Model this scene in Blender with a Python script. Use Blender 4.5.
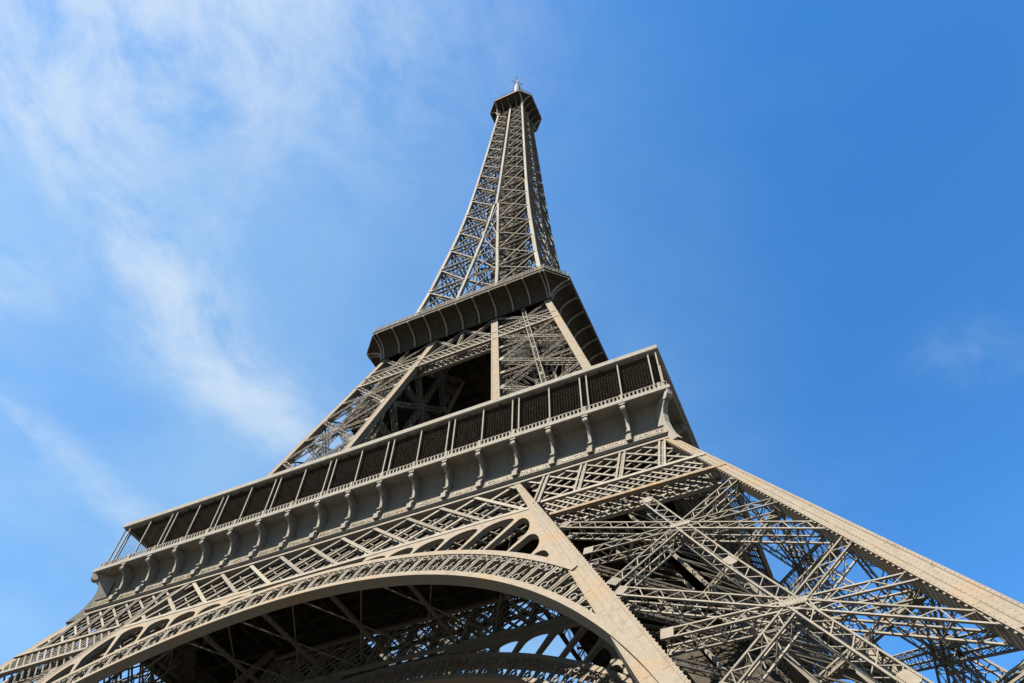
import bpy, math, random
from math import sin, cos, pi, sqrt, radians, atan2

random.seed(7)
S = bpy.context.scene
for o in list(bpy.data.objects):
    bpy.data.objects.remove(o)

# ------------------------------------------------------------------ camera
CAM = (40.8096, -80.8905, 2.336)
YAW, PITCH, ROLL, FOC = 0.451936, 0.955515, 0.033929, 740.063
ca, sa, cb, sb, cc, sc = cos(YAW), sin(YAW), cos(PITCH), sin(PITCH), cos(ROLL), sin(ROLL)
F_ = (-sa * cb, ca * cb, sb)
R0 = (ca, sa, 0.0)
U0 = (R0[1] * F_[2] - R0[2] * F_[1], R0[2] * F_[0] - R0[0] * F_[2], R0[0] * F_[1] - R0[1] * F_[0])
RR = tuple(cc * a + sc * b for a, b in zip(R0, U0))
UU = tuple(-sc * a + cc * b for a, b in zip(R0, U0))
from mathutils import Matrix, Vector
cam_d = bpy.data.cameras.new("camera")
cam = bpy.data.objects.new("camera", cam_d)
S.collection.objects.link(cam)
cam.matrix_world = Matrix(((RR[0], UU[0], -F_[0], CAM[0]), (RR[1], UU[1], -F_[1], CAM[1]),
                           (RR[2], UU[2], -F_[2], CAM[2]), (0, 0, 0, 1)))
cam_d.sensor_width = 36.0
cam_d.lens = FOC / 1024 * 36.0
cam_d.clip_start = 0.1
cam_d.clip_end = 20000
S.camera = cam

# ------------------------------------------------------------------ light
SUN_AZ, SUN_EL = radians(24), radians(53)          # azimuth measured from the front (-y) towards -x
SUN_STRENGTH, SKY_STRENGTH, EXPOSURE = 5.0, 0.050, 2.42
sd = Vector((-sin(SUN_AZ) * cos(SUN_EL), -cos(SUN_AZ) * cos(SUN_EL), sin(SUN_EL)))
sun_d = bpy.data.lights.new("sun", 'SUN')
sun_d.energy = SUN_STRENGTH
sun_d.angle = radians(0.5)
sun_d.color = (1.0, 0.93, 0.82)
sun = bpy.data.objects.new("sun", sun_d)
S.collection.objects.link(sun)
sun.location = (-100, -150, 250)
sun.rotation_euler = (-sd).to_track_quat('-Z', 'Y').to_euler()

S.view_settings.view_transform = 'Standard'
S.view_settings.look = 'None'
S.view_settings.gamma = 1
S.view_settings.exposure = EXPOSURE
S.view_settings.use_curve_mapping = False


class NT:
    """small helper for node trees"""
    def __init__(self, tree):
        self.t = tree
        tree.nodes.clear()

    def n(self, typ, **kw):
        nd = self.t.nodes.new(typ)
        for k, v in kw.items():
            setattr(nd, k, v)
        return nd

    def put(self, sock, v):
        if hasattr(v, 'is_output'):
            self.t.links.new(v, sock)
        else:
            sock.default_value = v

    def m(self, op, a, b=None, c=None, clamp=False):
        nd = self.n('ShaderNodeMath', operation=op, use_clamp=clamp)
        for i, v in enumerate((a, b, c)):
            if v is not None:
                self.put(nd.inputs[i], v)
        return nd.outputs[0]

    def mix(self, fac, a, b, blend='MIX'):
        nd = self.n('ShaderNodeMix', data_type='RGBA', blend_type=blend)
        self.put(nd.inputs[0], fac)
        self.put(nd.inputs[6], a)
        self.put(nd.inputs[7], b)
        return nd.outputs[2]

    def noise(self, vec, scale, detail=4.0, rough=0.55, dist=0.0):
        nd = self.n('ShaderNodeTexNoise')
        self.put(nd.inputs['Vector'], vec)
        nd.inputs['Scale'].default_value = scale
        nd.inputs['Detail'].default_value = detail
        nd.inputs['Roughness'].default_value = rough
        nd.inputs['Distortion'].default_value = dist
        return nd.outputs['Fac'], nd.outputs['Color']

    def ramp(self, fac, lo, hi):
        nd = self.n('ShaderNodeMapRange', interpolation_type='SMOOTHSTEP')
        self.put(nd.inputs[0], fac)
        nd.inputs[1].default_value = lo
        nd.inputs[2].default_value = hi
        return nd.outputs[0]

    def xyz(self, x, y, z):
        nd = self.n('ShaderNodeCombineXYZ')
        for i, v in enumerate((x, y, z)):
            self.put(nd.inputs[i], v)
        return nd.outputs[0]


# ------------------------------------------------------------------ sky with thin cirrus
W = bpy.data.worlds.new("World")
S.world = W
W.use_nodes = True
N = NT(W.node_tree)
sky = N.n('ShaderNodeTexSky', sky_type='NISHITA', sun_disc=False)
sky.sun_elevation = SUN_EL
sky.sun_rotation = atan2(sd.x, sd.y)
sky.altitude = 300
sky.air_density = 1.0
sky.dust_density = 0.0
sky.ozone_density = 3.0
tc = N.n('ShaderNodeTexCoord')
sep = N.n('ShaderNodeSeparateXYZ')
N.put(sep.inputs[0], tc.outputs['Generated'])
dz = N.m('MAXIMUM', sep.outputs[2], 0.06)
u = N.m('DIVIDE', sep.outputs[0], dz)
v = N.m('DIVIDE', sep.outputs[1], dz)
uv = N.xyz(u, v, 0.0)
_, wc = N.noise(uv, 1.7, 3.0)
wn = N.n('ShaderNodeVectorMath', operation='MULTIPLY_ADD')
N.put(wn.inputs[0], wc)
wn.inputs[1].default_value = (0.22, 0.22, 0)
N.put(wn.inputs[2], uv)
sp2 = N.n('ShaderNodeSeparateXYZ')
N.put(sp2.inputs[0], wn.outputs[0])
uw, vw = N.m('SUBTRACT', sp2.outputs[0], 0.11), N.m('SUBTRACT', sp2.outputs[1], 0.11)


def blob(u0, v0, su, sv, rot, amp):
    c, s = cos(rot), sin(rot)
    du, dv = N.m('SUBTRACT', uw, u0), N.m('SUBTRACT', vw, v0)
    a = N.m('MULTIPLY', N.m('ADD', N.m('MULTIPLY', du, c), N.m('MULTIPLY', dv, s)), 1 / su)
    b = N.m('MULTIPLY', N.m('ADD', N.m('MULTIPLY', du, -s), N.m('MULTIPLY', dv, c)), 1 / sv)
    r = N.m('ADD', N.m('MULTIPLY', a, a), N.m('MULTIPLY', b, b))
    return N.m('MULTIPLY', N.m('EXPONENT', N.m('MULTIPLY', r, -1.0)), amp)


def total(items):
    acc = items[0]
    for it in items[1:]:
        acc = N.m('ADD', acc, it)
    return acc


streaks = total([blob(-0.755, 0.24, 0.070, 0.12, 0.0, 0.70), blob(-0.77, 0.42, 0.105, 0.16, 0.05, 0.90),
                 blob(-0.775, 0.62, 0.075, 0.15, 0.0, 0.80), blob(-0.62, 0.28, 0.10, 0.05, -0.5, 0.30),
                 blob(-0.72, 0.08, 0.10, 0.10, 0.5, 0.50), blob(-1.02, 0.19, 0.10, 0.10, 0.2, 0.62),
                 blob(-1.20, 0.50, 0.045, 0.16, -0.1, 0.6), blob(-1.19, 0.76, 0.05, 0.12, 0.0, 0.6),
                 blob(-0.40, 0.06, 0.26, 0.17, 0.3, 0.95), blob(-0.66, -0.06, 0.24, 0.14, 0.0, 0.85),
                 blob(0.37, 0.98, 0.07, 0.05, 0.5, 0.26)])
st = N.n('ShaderNodeVectorMath', operation='MULTIPLY')
N.put(st.inputs[0], wn.outputs[0])
st.inputs[1].default_value = (1.15, 0.9, 1.0)
f1, _ = N.noise(st.outputs[0], 5.5, 12.0, 0.66, 0.25)
f2, _ = N.noise(uv, 2.4, 7.0, 0.6, 0.3)
f3, _ = N.noise(uv, 1.3, 5.0, 0.6, 0.2)
wis = N.m('MULTIPLY', streaks, N.ramp(f1, 0.28, 0.82))
haze_side = N.n('ShaderNodeMapRange', interpolation_type='SMOOTHSTEP')
N.put(haze_side.inputs[0], N.m('MULTIPLY_ADD', f3, 0.35, N.m('ADD', u, -0.175)))
for k_, v_ in ((1, 0.27), (2, -0.72), (3, 0.0), (4, 0.52)):
    haze_side.inputs[k_].default_value = v_
vl = N.m('MULTIPLY', haze_side.outputs[0], N.m('MULTIPLY_ADD', N.ramp(f2, 0.25, 0.75), 0.42, 0.58))
thin = N.m('MULTIPLY', N.ramp(f2, 0.42, 0.80), 0.045)
veil_c = N.m('ADD', vl, thin)
wis_c = N.m('SUBTRACT', 1.0, N.m('EXPONENT', N.m('MULTIPLY', wis, -1.45)))
skyc = N.n('ShaderNodeHueSaturation')
skyc.inputs['Saturation'].default_value = 1.285
skyc.inputs['Value'].default_value = 1.06
N.put(skyc.inputs['Color'], sky.outputs[0])
col = N.mix(wis_c, N.mix(veil_c, skyc.outputs[0], (1.75, 2.75, 3.5, 1)), (2.75, 3.15, 3.6, 1))
bg = N.n('ShaderNodeBackground')
N.put(bg.inputs[0], col)
bg.inputs[1].default_value = SKY_STRENGTH
out = N.n('ShaderNodeOutputWorld')
N.put(out.inputs[0], bg.outputs[0])


# ------------------------------------------------------------------ materials
def paint(name, base, rust=0.25, rough=0.8, var=0.18, plates=0.0):
    m = bpy.data.materials.new(name)
    m.use_nodes = True
    k = NT(m.node_tree)
    g = k.n('ShaderNodeNewGeometry')
    pos = g.outputs['Position']
    st = k.n('ShaderNodeVectorMath', operation='MULTIPLY')
    k.put(st.inputs[0], pos)
    st.inputs[1].default_value = (1.7, 1.7, 0.10)
    a, _ = k.noise(pos, 0.33, 6.0, 0.62)
    b, _ = k.noise(pos, 2.2, 6.0, 0.65)
    c, _ = k.noise(pos, 9.0, 3.0, 0.6)
    d, _ = k.noise(st.outputs[0], 1.0, 5.0, 0.6)
    dark = tuple(x * (1 - 1.6 * var) for x in base) + (1,)
    lite = tuple(min(1, x * (1 + var)) for x in base) + (1,)
    c1 = k.mix(k.ramp(b, 0.3, 0.7), dark, lite)
    # grimy rain streaks and orange bloom where the older coats show through
    c1 = k.mix(k.m('MULTIPLY', k.ramp(d, 0.50, 0.75), 0.40), c1, tuple(x * f for x, f in zip(base, (.55, .55, .58))) + (1,))
    c1 = k.mix(k.m('MULTIPLY', k.ramp(a, 0.48, 0.66), rust), c1, (base[0] * 1.15, base[1] * 0.92, base[2] * 0.68, 1))
    spot = k.m('MULTIPLY', k.ramp(b, 0.58, 0.70), k.ramp(c, 0.48, 0.64))
    c1 = k.mix(k.m('MULTIPLY', spot, min(1, rust * 1.3)), c1, (base[0] * .85, base[1] * .45, base[2] * .25, 1))
    # every plate and bar was painted and weathered on its own
    tone = k.m('MULTIPLY_ADD', g.outputs['Random Per Island'], plates, 1 - plates * 0.55)
    hv = k.n('ShaderNodeHueSaturation')
    k.put(hv.inputs['Value'], tone)
    k.put(hv.inputs['Color'], c1)
    bs = k.n('ShaderNodeBsdfPrincipled')
    k.put(bs.inputs['Base Color'], hv.outputs[0])
    k.put(bs.inputs['Roughness'], k.m('MULTIPLY_ADD', c, 0.25, rough - 0.1))
    bs.inputs['Specular IOR Level'].default_value = 0.03
    bp = k.n('ShaderNodeBump')
    bp.inputs['Strength'].default_value = 0.12
    bp.inputs['Distance'].default_value = 0.03
    k.put(bp.inputs['Height'], k.m('ADD', c, k.m('MULTIPLY', b, 1.5)))
    k.put(bs.inputs['Normal'], bp.outputs[0])
    o = k.n('ShaderNodeOutputMaterial')
    k.put(o.inputs[0], bs.outputs[0])
    return m


IRON = paint("painted_iron", (0.095, 0.086, 0.071), 0.25, var=0.08, plates=0.45)
IRON_PLATE = paint("plate_iron", (0.100, 0.086, 0.067), 0.6, var=0.06, plates=0.0)
IRON_PALE = paint("pale_painted_iron", (0.122, 0.113, 0.097), 0.15, var=0.10, plates=0.2)
IRON_RUST = paint("rust_stained_iron", (0.098, 0.076, 0.052), 0.8)
IRON_DARK = paint("dark_and_shaded_iron", (0.028, 0.0235, 0.017), 0.1)  # darker copy of the iron; shade of undersides is put into its colour
CABIN = paint("dark_glass_and_shade", (0.014, 0.012, 0.010), 0.0, 0.75)  # pavilion glass; also the near-black of added shade boxes and screens
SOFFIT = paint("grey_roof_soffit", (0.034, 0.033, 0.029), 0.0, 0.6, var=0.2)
GOLD = paint("dull_gilding", (0.12, 0.098, 0.062), 0.05, 0.4)
STONE = paint("limestone", (0.2, 0.18, 0.14), 0.1, 0.8)
MAST = paint("white_mast_paint", (0.15, 0.15, 0.15), 0.0, 0.5)


def ground_mat():
    m = bpy.data.materials.new("gravel_ground")
    m.use_nodes = True
    k = NT(m.node_tree)
    g = k.n('ShaderNodeNewGeometry')
    a, _ = k.noise(g.outputs['Position'], 0.05, 5.0)
    b, _ = k.noise(g.outputs['Position'], 14.0, 4.0)
    c = k.mix(k.ramp(a, 0.35, 0.65), (0.045, 0.042, 0.036, 1), (0.065, 0.06, 0.05, 1))
    c = k.mix(k.m('MULTIPLY', b, 0.5), c, (0.03, 0.028, 0.024, 1))
    bs = k.n('ShaderNodeBsdfPrincipled')
    k.put(bs.inputs['Base Color'], c)
    bs.inputs['Roughness'].default_value = 0.95
    bp = k.n('ShaderNodeBump')
    bp.inputs['Distance'].default_value = 0.02
    k.put(bp.inputs['Height'], b)
    k.put(bs.inputs['Normal'], bp.outputs[0])
    o = k.n('ShaderNodeOutputMaterial')
    k.put(o.inputs[0], bs.outputs[0])
    return m


GROUND = ground_mat()


# ------------------------------------------------------------------ vector helpers and mesh builder
def V(a, b): return (b[0] - a[0], b[1] - a[1], b[2] - a[2])
def add(a, b): return (a[0] + b[0], a[1] + b[1], a[2] + b[2])
def mul(a, k): return (a[0] * k, a[1] * k, a[2] * k)
def dot(a, b): return a[0] * b[0] + a[1] * b[1] + a[2] * b[2]
def crs(a, b): return (a[1] * b[2] - a[2] * b[1], a[2] * b[0] - a[0] * b[2], a[0] * b[1] - a[1] * b[0])
def ln(a): return sqrt(dot(a, a))
def nrm(a):
    l = ln(a) or 1.0
    return (a[0] / l, a[1] / l, a[2] / l)
def lerp(a, b, t): return (a[0] + (b[0] - a[0]) * t, a[1] + (b[1] - a[1]) * t, a[2] + (b[2] - a[2]) * t)
def off(p, *ks):
    for d, k in zip(ks[::2], ks[1::2]):
        p = (p[0] + d[0] * k, p[1] + d[1] * k, p[2] + d[2] * k)
    return p


def mir(p):                     # mirror in the diagonal plane through the leg
    return (-p[1], -p[0], p[2])


def mirx(p):
    return (-p[0], p[1], p[2])


class MB:
    def __init__(self):
        self.v, self.f = [], []

    def hexa(self, c8):
        b = len(self.v)
        self.v += c8
        for q in ((0, 3, 2, 1), (4, 5, 6, 7), (0, 1, 5, 4), (1, 2, 6, 5), (2, 3, 7, 6), (3, 0, 4, 7)):
            self.f.append(tuple(b + i for i in q))

    def bar(self, p, q, n, w, d):
        a = nrm(V(p, q))
        n = nrm(off(n, a, -dot(n, a)))
        s = crs(a, n)
        hw, hd = w / 2, d / 2
        o = [off(p, s, x * hw, n, y * hd) for x, y in ((-1, -1), (1, -1), (1, 1), (-1, 1))]
        e = [off(q, s, x * hw, n, y * hd) for x, y in ((-1, -1), (1, -1), (1, 1), (-1, 1))]
        self.hexa(o + e)

    def box(self, x0, x1, y0, y1, z0, z1):
        self.hexa([(x0, y0, z0), (x1, y0, z0), (x1, y1, z0), (x0, y1, z0),
                   (x0, y0, z1), (x1, y0, z1), (x1, y1, z1), (x0, y1, z1)])

    def quad(self, a, b, c, d):
        i = len(self.v)
        self.v += [a, b, c, d]
        self.f.append((i, i + 1, i + 2, i + 3))

    def prism(self, poly, ext):          # poly: 3D outline, ext: offset vector
        n = len(poly)
        b = len(self.v)
        self.v += list(poly) + [add(p, ext) for p in poly]
        self.f.append(tuple(b + i for i in range(n - 1, -1, -1)))
        self.f.append(tuple(b + n + i for i in range(n)))
        for i in range(n):
            j = (i + 1) % n
            self.f.append((b + i, b + j, b + n + j, b + n + i))

    def sheet(self, rows):               # rows of points -> quads
        b = len(self.v)
        m = len(rows[0])
        for r in rows:
            self.v += r
        for i in range(len(rows) - 1):
            for j in range(m - 1):
                self.f.append((b + i * m + j, b + i * m + j + 1, b + (i + 1) * m + j + 1, b + (i + 1) * m + j))

    def loop_sheet(self, rows):          # closed cross-sections swept along: rows of equal rings, with end caps
        b = len(self.v)
        m = len(rows[0])
        for r in rows:
            self.v += r
        for i in range(len(rows) - 1):
            for j in range(m):
                k = (j + 1) % m
                self.f.append((b + i * m + j, b + i * m + k, b + (i + 1) * m + k, b + (i + 1) * m + j))
        self.f.append(tuple(b + j for j in range(m - 1, -1, -1)))
        self.f.append(tuple(b + (len(rows) - 1) * m + j for j in range(m)))

    def cyl(self, p, q, r0, r1=None, n=10):
        r1 = r0 if r1 is None else r1
        a = nrm(V(p, q))
        t = (1, 0, 0) if abs(a[0]) < 0.9 else (0, 1, 0)
        s = nrm(crs(a, t))
        w = crs(a, s)
        self.loop_sheet([[off(c, s, r * cos(2 * pi * i / n), w, r * sin(2 * pi * i / n)) for i in range(n)]
                         for c, r in ((p, r0), (q, r1))])

    def merged(self, fn):                # append a mirrored copy of everything
        b = len(self.v)
        nf = list(self.f)
        self.v += [fn(p) for p in self.v[:b]]
        self.f += [tuple(b + i for i in reversed(q)) for q in nf]
        return self

    def mapped(self, fn):
        m = MB()
        m.v = [fn(p) for p in self.v]
        m.f = [tuple(reversed(q)) for q in self.f]
        return m

    def build(self, name, mat, parent=None):
        me = bpy.data.meshes.new(name)
        me.from_pydata(self.v, [], self.f)
        me.materials.append(mat)
        me.update()
        return place(name, me, parent)


def place(name, me, parent=None):
    o = bpy.data.objects.new(name, me)
    S.collection.objects.link(o)
    if parent is not None:
        o.parent = parent
    return o


def copy_tree(o, rot, parent):
    c = o.copy()
    S.collection.objects.link(c)
    c.parent = parent
    if rot:
        c.rotation_euler = (0, 0, rot)
    for ch in [x for x in kids.get(o.name, [])]:
        copy_tree(ch, 0, c)
    return c


kids = {}


def part(name, mb, mat, parent):
    o = mb.build(name, mat, parent)
    kids.setdefault(parent.name, []).append(o)
    return o


def four(o):                              # the other three sides of the square tower
    for k in (1, 2, 3):
        copy_tree(o, k * pi / 2, o.parent)


# girder: box-section lattice beam from p to q, outer face through p,q with normal n
def girder(mb, p, q, n, W=0.9, D=0.95, pitch=0.85, ch=0.105, lz=0.06, end=0.7, sh=0.0, side=True, cross=False):
    a = nrm(V(p, q))
    L = ln(V(p, q))
    n = nrm(off(n, a, -dot(n, a)))
    s = crs(a, n)
    p, q = off(p, n, -sh), off(q, n, -sh)
    for sx in (-1, 1):
        for dp in (ch / 2, D - ch / 2):
            mb.bar(off(p, s, sx * (W / 2 - ch / 2), n, -dp), off(q, s, sx * (W / 2 - ch / 2), n, -dp), n, ch, ch)
    k = max(2, int(L / pitch))
    hw = W / 2 - ch * 0.6
    for dp, ph in ((0.035, 0), (D - 0.035, 1)):
        for i in range(k):
            x = 1 if (i + ph) % 2 else -1
            c0, c1 = off(p, a, L * i / k, n, -dp), off(p, a, L * (i + 1) / k, n, -dp)
            mb.bar(off(c0, s, x * hw), off(c1, s, -x * hw), n, lz, 0.03)
            if cross:
                mb.bar(off(c0, s, -x * hw, n, -0.034), off(c1, s, x * hw, n, -0.034), n, lz, 0.03)
    if side:
        for sx in (-1, 1):
            for i in range(k):
                x = 0 if i % 2 else 1
                c0, c1 = off(p, a, L * i / k, s, sx * (W / 2 - 0.035)), off(p, a, L * (i + 1) / k, s, sx * (W / 2 - 0.035))
                mb.bar(off(c0, n, -(ch * .6 + x * (D - ch * 1.2))), off(c1, n, -(ch * .6 + (1 - x) * (D - ch * 1.2))), s, lz, 0.03)
    if end:
        for c0, c1 in ((p, off(p, a, end)), (off(q, a, -end), q)):
            for dp in (-0.012, D + 0.012):
                mb.bar(off(c0, n, -dp), off(c1, n, -dp), n, W + 0.02, 0.024)


# solid box rafter with raised edge strips, cover plates and toothed lacing edges
def rafter(mb, p, q, n, W, D, teeth=(1, 1), strips=True, plate=3.2, tooth=0.42, W2=None):
    a = nrm(V(p, q))
    L = ln(V(p, q))
    n = nrm(off(n, a, -dot(n, a)))
    s = crs(a, n)
    W2 = W if W2 is None else W2
    def ww(t): return W + (W2 - W) * t
    mb.hexa([off(c, s, sx * ww(t) / 2, n, d) for c, t in ((p, 0), (q, 1)) for sx, d in ((-1, -D), (1, -D), (1, 0), (-1, 0))])
    if strips:
        for sx in (-1, 1):
            mb.bar(off(p, s, sx * (W / 2 - 0.09), n, 0.012), off(q, s, sx * (W2 / 2 - 0.09), n, 0.012), n, 0.20, 0.06)
        if W2 != W:                       # riveted cover strip and rivet rows on the big plates
            mb.hexa([off(c, s, sx * ww(t) * .16, n, d) for c, t in ((p, 0), (q, 1)) for sx, d in ((-1, 0.002), (1, 0.002), (1, 0.03), (-1, 0.03))])
            kr = int(L / .28)
            for j in range(kr):
                t = (j + .5) / kr
                c = off(p, a, L * t)
                for sx in (-1, 1):
                    r = off(c, s, sx * (ww(t) / 2 - .09 - .0), n, .048)
                    mb.bar(off(r, a, -.03), off(r, a, .03), n, .06, .018)
                    r = off(c, s, sx * ww(t) * .12, n, .036)
                    mb.bar(off(r, a, -.025), off(r, a, .025), n, .05, .015)
        k = max(1, int(L / plate))
        for i in range(k):
            c = off(p, a, L * (i + 0.5) / k)
            mb.bar(off(c, a, -0.45, n, 0.006), off(c, a, 0.45, n, 0.006), n, max(.2, ww((i + .5) / k) - 0.42), 0.014)
    for sx, on in zip((-1, 1), teeth):
        if on:
            k = int(L / tooth)
            for i in range(k):
                c = off(p, a, L * (i + 0.3) / k, s, sx * (ww((i + .3) / k) / 2 + 0.04), n, -0.08)
                mb.bar(c, off(c, a, 0.13), n, 0.12, 0.08)


def xpanel(mb, l0, r0, l1, r1, n, horiz=True, **kw):
    """X between the corners of a panel (l0,r0 top; l1,r1 bottom), a girder across its middle"""
    girder(mb, l0, r1, n, sh=0.004, **kw)
    girder(mb, r0, l1, n, sh=0.030, **kw)
    if horiz:
        girder(mb, lerp(l0, l1, .5), lerp(r0, r1, .5), n, sh=0.058, **kw)


def gusset(mb, c, d1, n, L, Wd, t=0.05):
    n = nrm(n)
    d1 = nrm(off(d1, n, -dot(d1, n)))
    d2 = crs(n, d1)
    c = off(c, n, 0.004)
    x, y, e = L / 2, Wd / 2, Wd * .28
    mb.prism([off(c, d1, a, d2, b) for a, b in ((-x + e, -y), (x - e, -y), (x, -y + e), (x, y - e), (x - e, y), (-x + e, y), (-x, y - e), (-x, -y + e))],
             mul(n, t))
    for a in range(-3, 4):                # rivet rows
        for b in (-.36, .36):
            p = off(c, d1, a * L * .12, d2, b * Wd, n, t)
            mb.bar(off(p, d1, -.03), off(p, d1, .03), n, .06, .05)


# ------------------------------------------------------------------ profile of the tower (half widths)
def interp(z, T):
    for (z0, a), (z1, b) in zip(T, T[1:]):
        if z <= z1:
            return a + (b - a) * (z - z0) / (z1 - z0)
    return T[-1][1]


T3 = [(110, 17.2), (116, 15.9), (120, 15.3), (130, 14.05), (138.8, 12.95), (149.7, 11.85), (160, 10.82), (170.5, 9.9),
      (181, 9.15), (191, 8.55), (201, 8.02), (210, 7.6), (218, 7.22), (226, 6.85), (234, 6.5), (241, 6.2), (248, 5.9),
      (255, 5.6), (262, 5.3), (268, 5.05), (276, 4.8)]
X3 = [(110, 5.8), (116, 5.25), (130, 4.1), (138.8, 3.45), (149.7, 2.5), (160, 1.7), (170.5, 0.95), (181, 0.3), (190, 0.3)]


def w1(z): return 34.2 + (52 - z) * 0.468
def i1(z): return w1(z) - 15.4 - (52 - z) * 0.022
def w2(z): return 24.9 + (79 - z) * 0.247
def i2(z): return 5.45 + (112 - z) * 0.163
def w3(z): return interp(z, T3)
def i3(z): return interp(z, X3)


N1, N1i = (0, -1, 0.468), (0, 1, -0.446)
N2, N2i = (0, -1, 0.247), (0, 1, -0.163)

# ------------------------------------------------------------------ ground
g = MB()
g.sheet([[(x, y, 0.0) for x in (-4000, 4000)] for y in (-4000, 4000)])
go = g.build("ground", GROUND)
go['kind'] = 'structure'

# ------------------------------------------------------------------ the tower
tower = bpy.data.objects.new("iron_tower", None)
S.collection.objects.link(tower)
tower['label'] = "tall brown wrought iron lattice tower with arched legs and two gallery decks under blue sky"
tower['category'] = "tower"


def leg_part(name, sub, w, i, n_out, n_in, ztop, zbot, nodes, RW, GW, GD, pitch, teeth=True):
    """one leg of a stage: four rafters, then braces on its four faces"""
    m = MB()
    h = RW / 2
    T = (1, 1) if teeth else (0, 0)
    # the corner, the two side and the inner rafter
    ca_, cb_ = (.66, 1.75) if name == 'leg' else (RW, RW)
    rafter(m, (w(ztop) - ca_ / 2, -w(ztop), ztop), (w(zbot) - cb_ / 2, -w(zbot), zbot), n_out, ca_, RW * .7, (0, T[1]), W2=cb_)
    half = MB()
    wa, wb_ = (.5, 2.7) if name == 'leg' else (RW * 1.1, RW * 1.1)
    rafter(half, (i(ztop) + wa / 2, -w(ztop), ztop), (i(zbot) + wb_ / 2, -w(zbot), zbot), n_out, wa, RW * .8, (T[0], 0), W2=wb_)
    m.v, m.f = m.v, m.f
    for src in (half, half.mapped(mir)):
        b = len(m.v)
        m.v += src.v
        m.f += [tuple(b + k for k in q) for q in src.f]
    rafter(m, (i(ztop) + h, -i(ztop), ztop), (i(zbot) + h, -i(zbot), zbot), n_in, RW * .5, RW * .5, T)
    leg = part(name, m, IRON_PLATE, tower)
    kw = dict(W=GW, D=GD, pitch=pitch)
    for za, zb in (nodes if name == 'upper_leg' else []):
        im = MB()
        zm = (za + zb) / 2
        cs = [lambda z: (w(z) - .8, -w(z) + .8, z), lambda z: (w(z) - .8, -i(z) - .8, z), lambda z: (i(z) + .8, -i(z) - .8, z), lambda z: (i(z) + .8, -w(z) + .8, z)]
        for q in range(4):
            A, B = cs[q], cs[(q + 1) % 4]
            for (z0, z1) in ((za, zm), (zm, zb)):
                inner = lerp(A(z1), B(z1), .5)
                inner = lerp(inner, lerp(cs[0](z1), cs[2](z1), .5), .8)
                for P0 in (A(z0), B(z0)):
                    P0 = lerp(P0, lerp(cs[0](z0), cs[2](z0), .5), .12)
                    for e in (-.22, .22):
                        im.bar(off(P0, (0, 0, 1), e), off(inner, (0, 0, 1), e), (0, 0, 1), .09, .09)
        part('inner_strut', im, IRON, leg)
    for pi_, (za, zb) in enumerate(nodes):
        zm = (za + zb) / 2
        for outer in (True, False):
            y, n = (w, n_out) if outer else (i, n_in)
            fm = MB()
            ex = lambda z: max(0.0, 33 - z) * .10 if outer else 0.0
            re = RW * (.35 if outer else 1.15)
            L0, L1 = (i(za) + RW * 1.25 + ex(za), -y(za), za), (i(zb) + RW * 1.25 + ex(zb), -y(zb), zb)
            R0_, R1 = (w(za) - re + ex(za) * .45, -y(za), za), (w(zb) - re + ex(zb) * .45, -y(zb), zb)
            L0, L1, R0_, R1 = [off(p, n, -0.05) for p in (L0, L1, R0_, R1)]
            xpanel(fm, L0, R0_, L1, R1, n, **kw)
            q1 = lerp(L1, R1, .5)
            if pi_ + 1 < len(nodes) and nodes[pi_ + 1][0] < zb:
                zn = nodes[pi_ + 1][0]
                q1 = off(lerp((i(zn) + RW * 1.25 + ex(zn), -y(zn), zn), (w(zn) - re + ex(zn) * .45, -y(zn), zn), .5), n, -.05)
            girder(fm, lerp(L0, R0_, .5), q1, n, sh=-0.03, end=0, **kw)
            gm = MB() if name == 'leg' else fm
            c = lerp(lerp(L0, R0_, .5), lerp(L1, R1, .5), .5)
            gusset(gm, c, (1, 0, 0), n, GW * 1.6, GW * .66)
            gm2 = MB() if name == 'leg' else fm
            gusset(gm2, lerp(L0, R0_, .5), lerp(V(L0, L1), V(R0_, R1), .5), n, GW * 1.1, GW * .96)
            for side in (0, 1):
                part(sub, fm.mapped(mir) if side else fm, IRON, leg)
                if name == 'leg':
                    part('gusset_plate', gm.mapped(mir) if side else gm, IRON, leg)
                    part('gusset_plate', gm2.mapped(mir) if side else gm2, IRON, leg)
    return leg


NODES1 = [(40.5, 30.6), (29.8, 19.9), (18.6, 8.4)]
leg = leg_part('leg', 'leg_brace', w1, i1, N1, N1i, 52.0, 4.0, NODES1, 1.25, 0.86, 1.05, 0.72)

# inside the leg: diaphragms, inclined lift track, stair flights
for z in (35.5, 30.15, 24.7, 19.3, 13.9):
    dm = MB()
    a, b = i1(z) + 1.2, w1(z) - 1.2
    girder(dm, (a, -a, z), (b, -b, z), (0, 0, 1), W=.45, D=.45, pitch=.7)
    girder(dm, (a, -b, z), (b, -a, z), (0, 0, 1), W=.45, D=.45, pitch=.7, sh=.03)
    part('diaphragm', dm, IRON, leg)
tm = MB()


def ax(z, k=.5, e=0.0):
    c = i1(z) + (w1(z) - i1(z)) * k
    return (c + e, -c + e, z)


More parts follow.
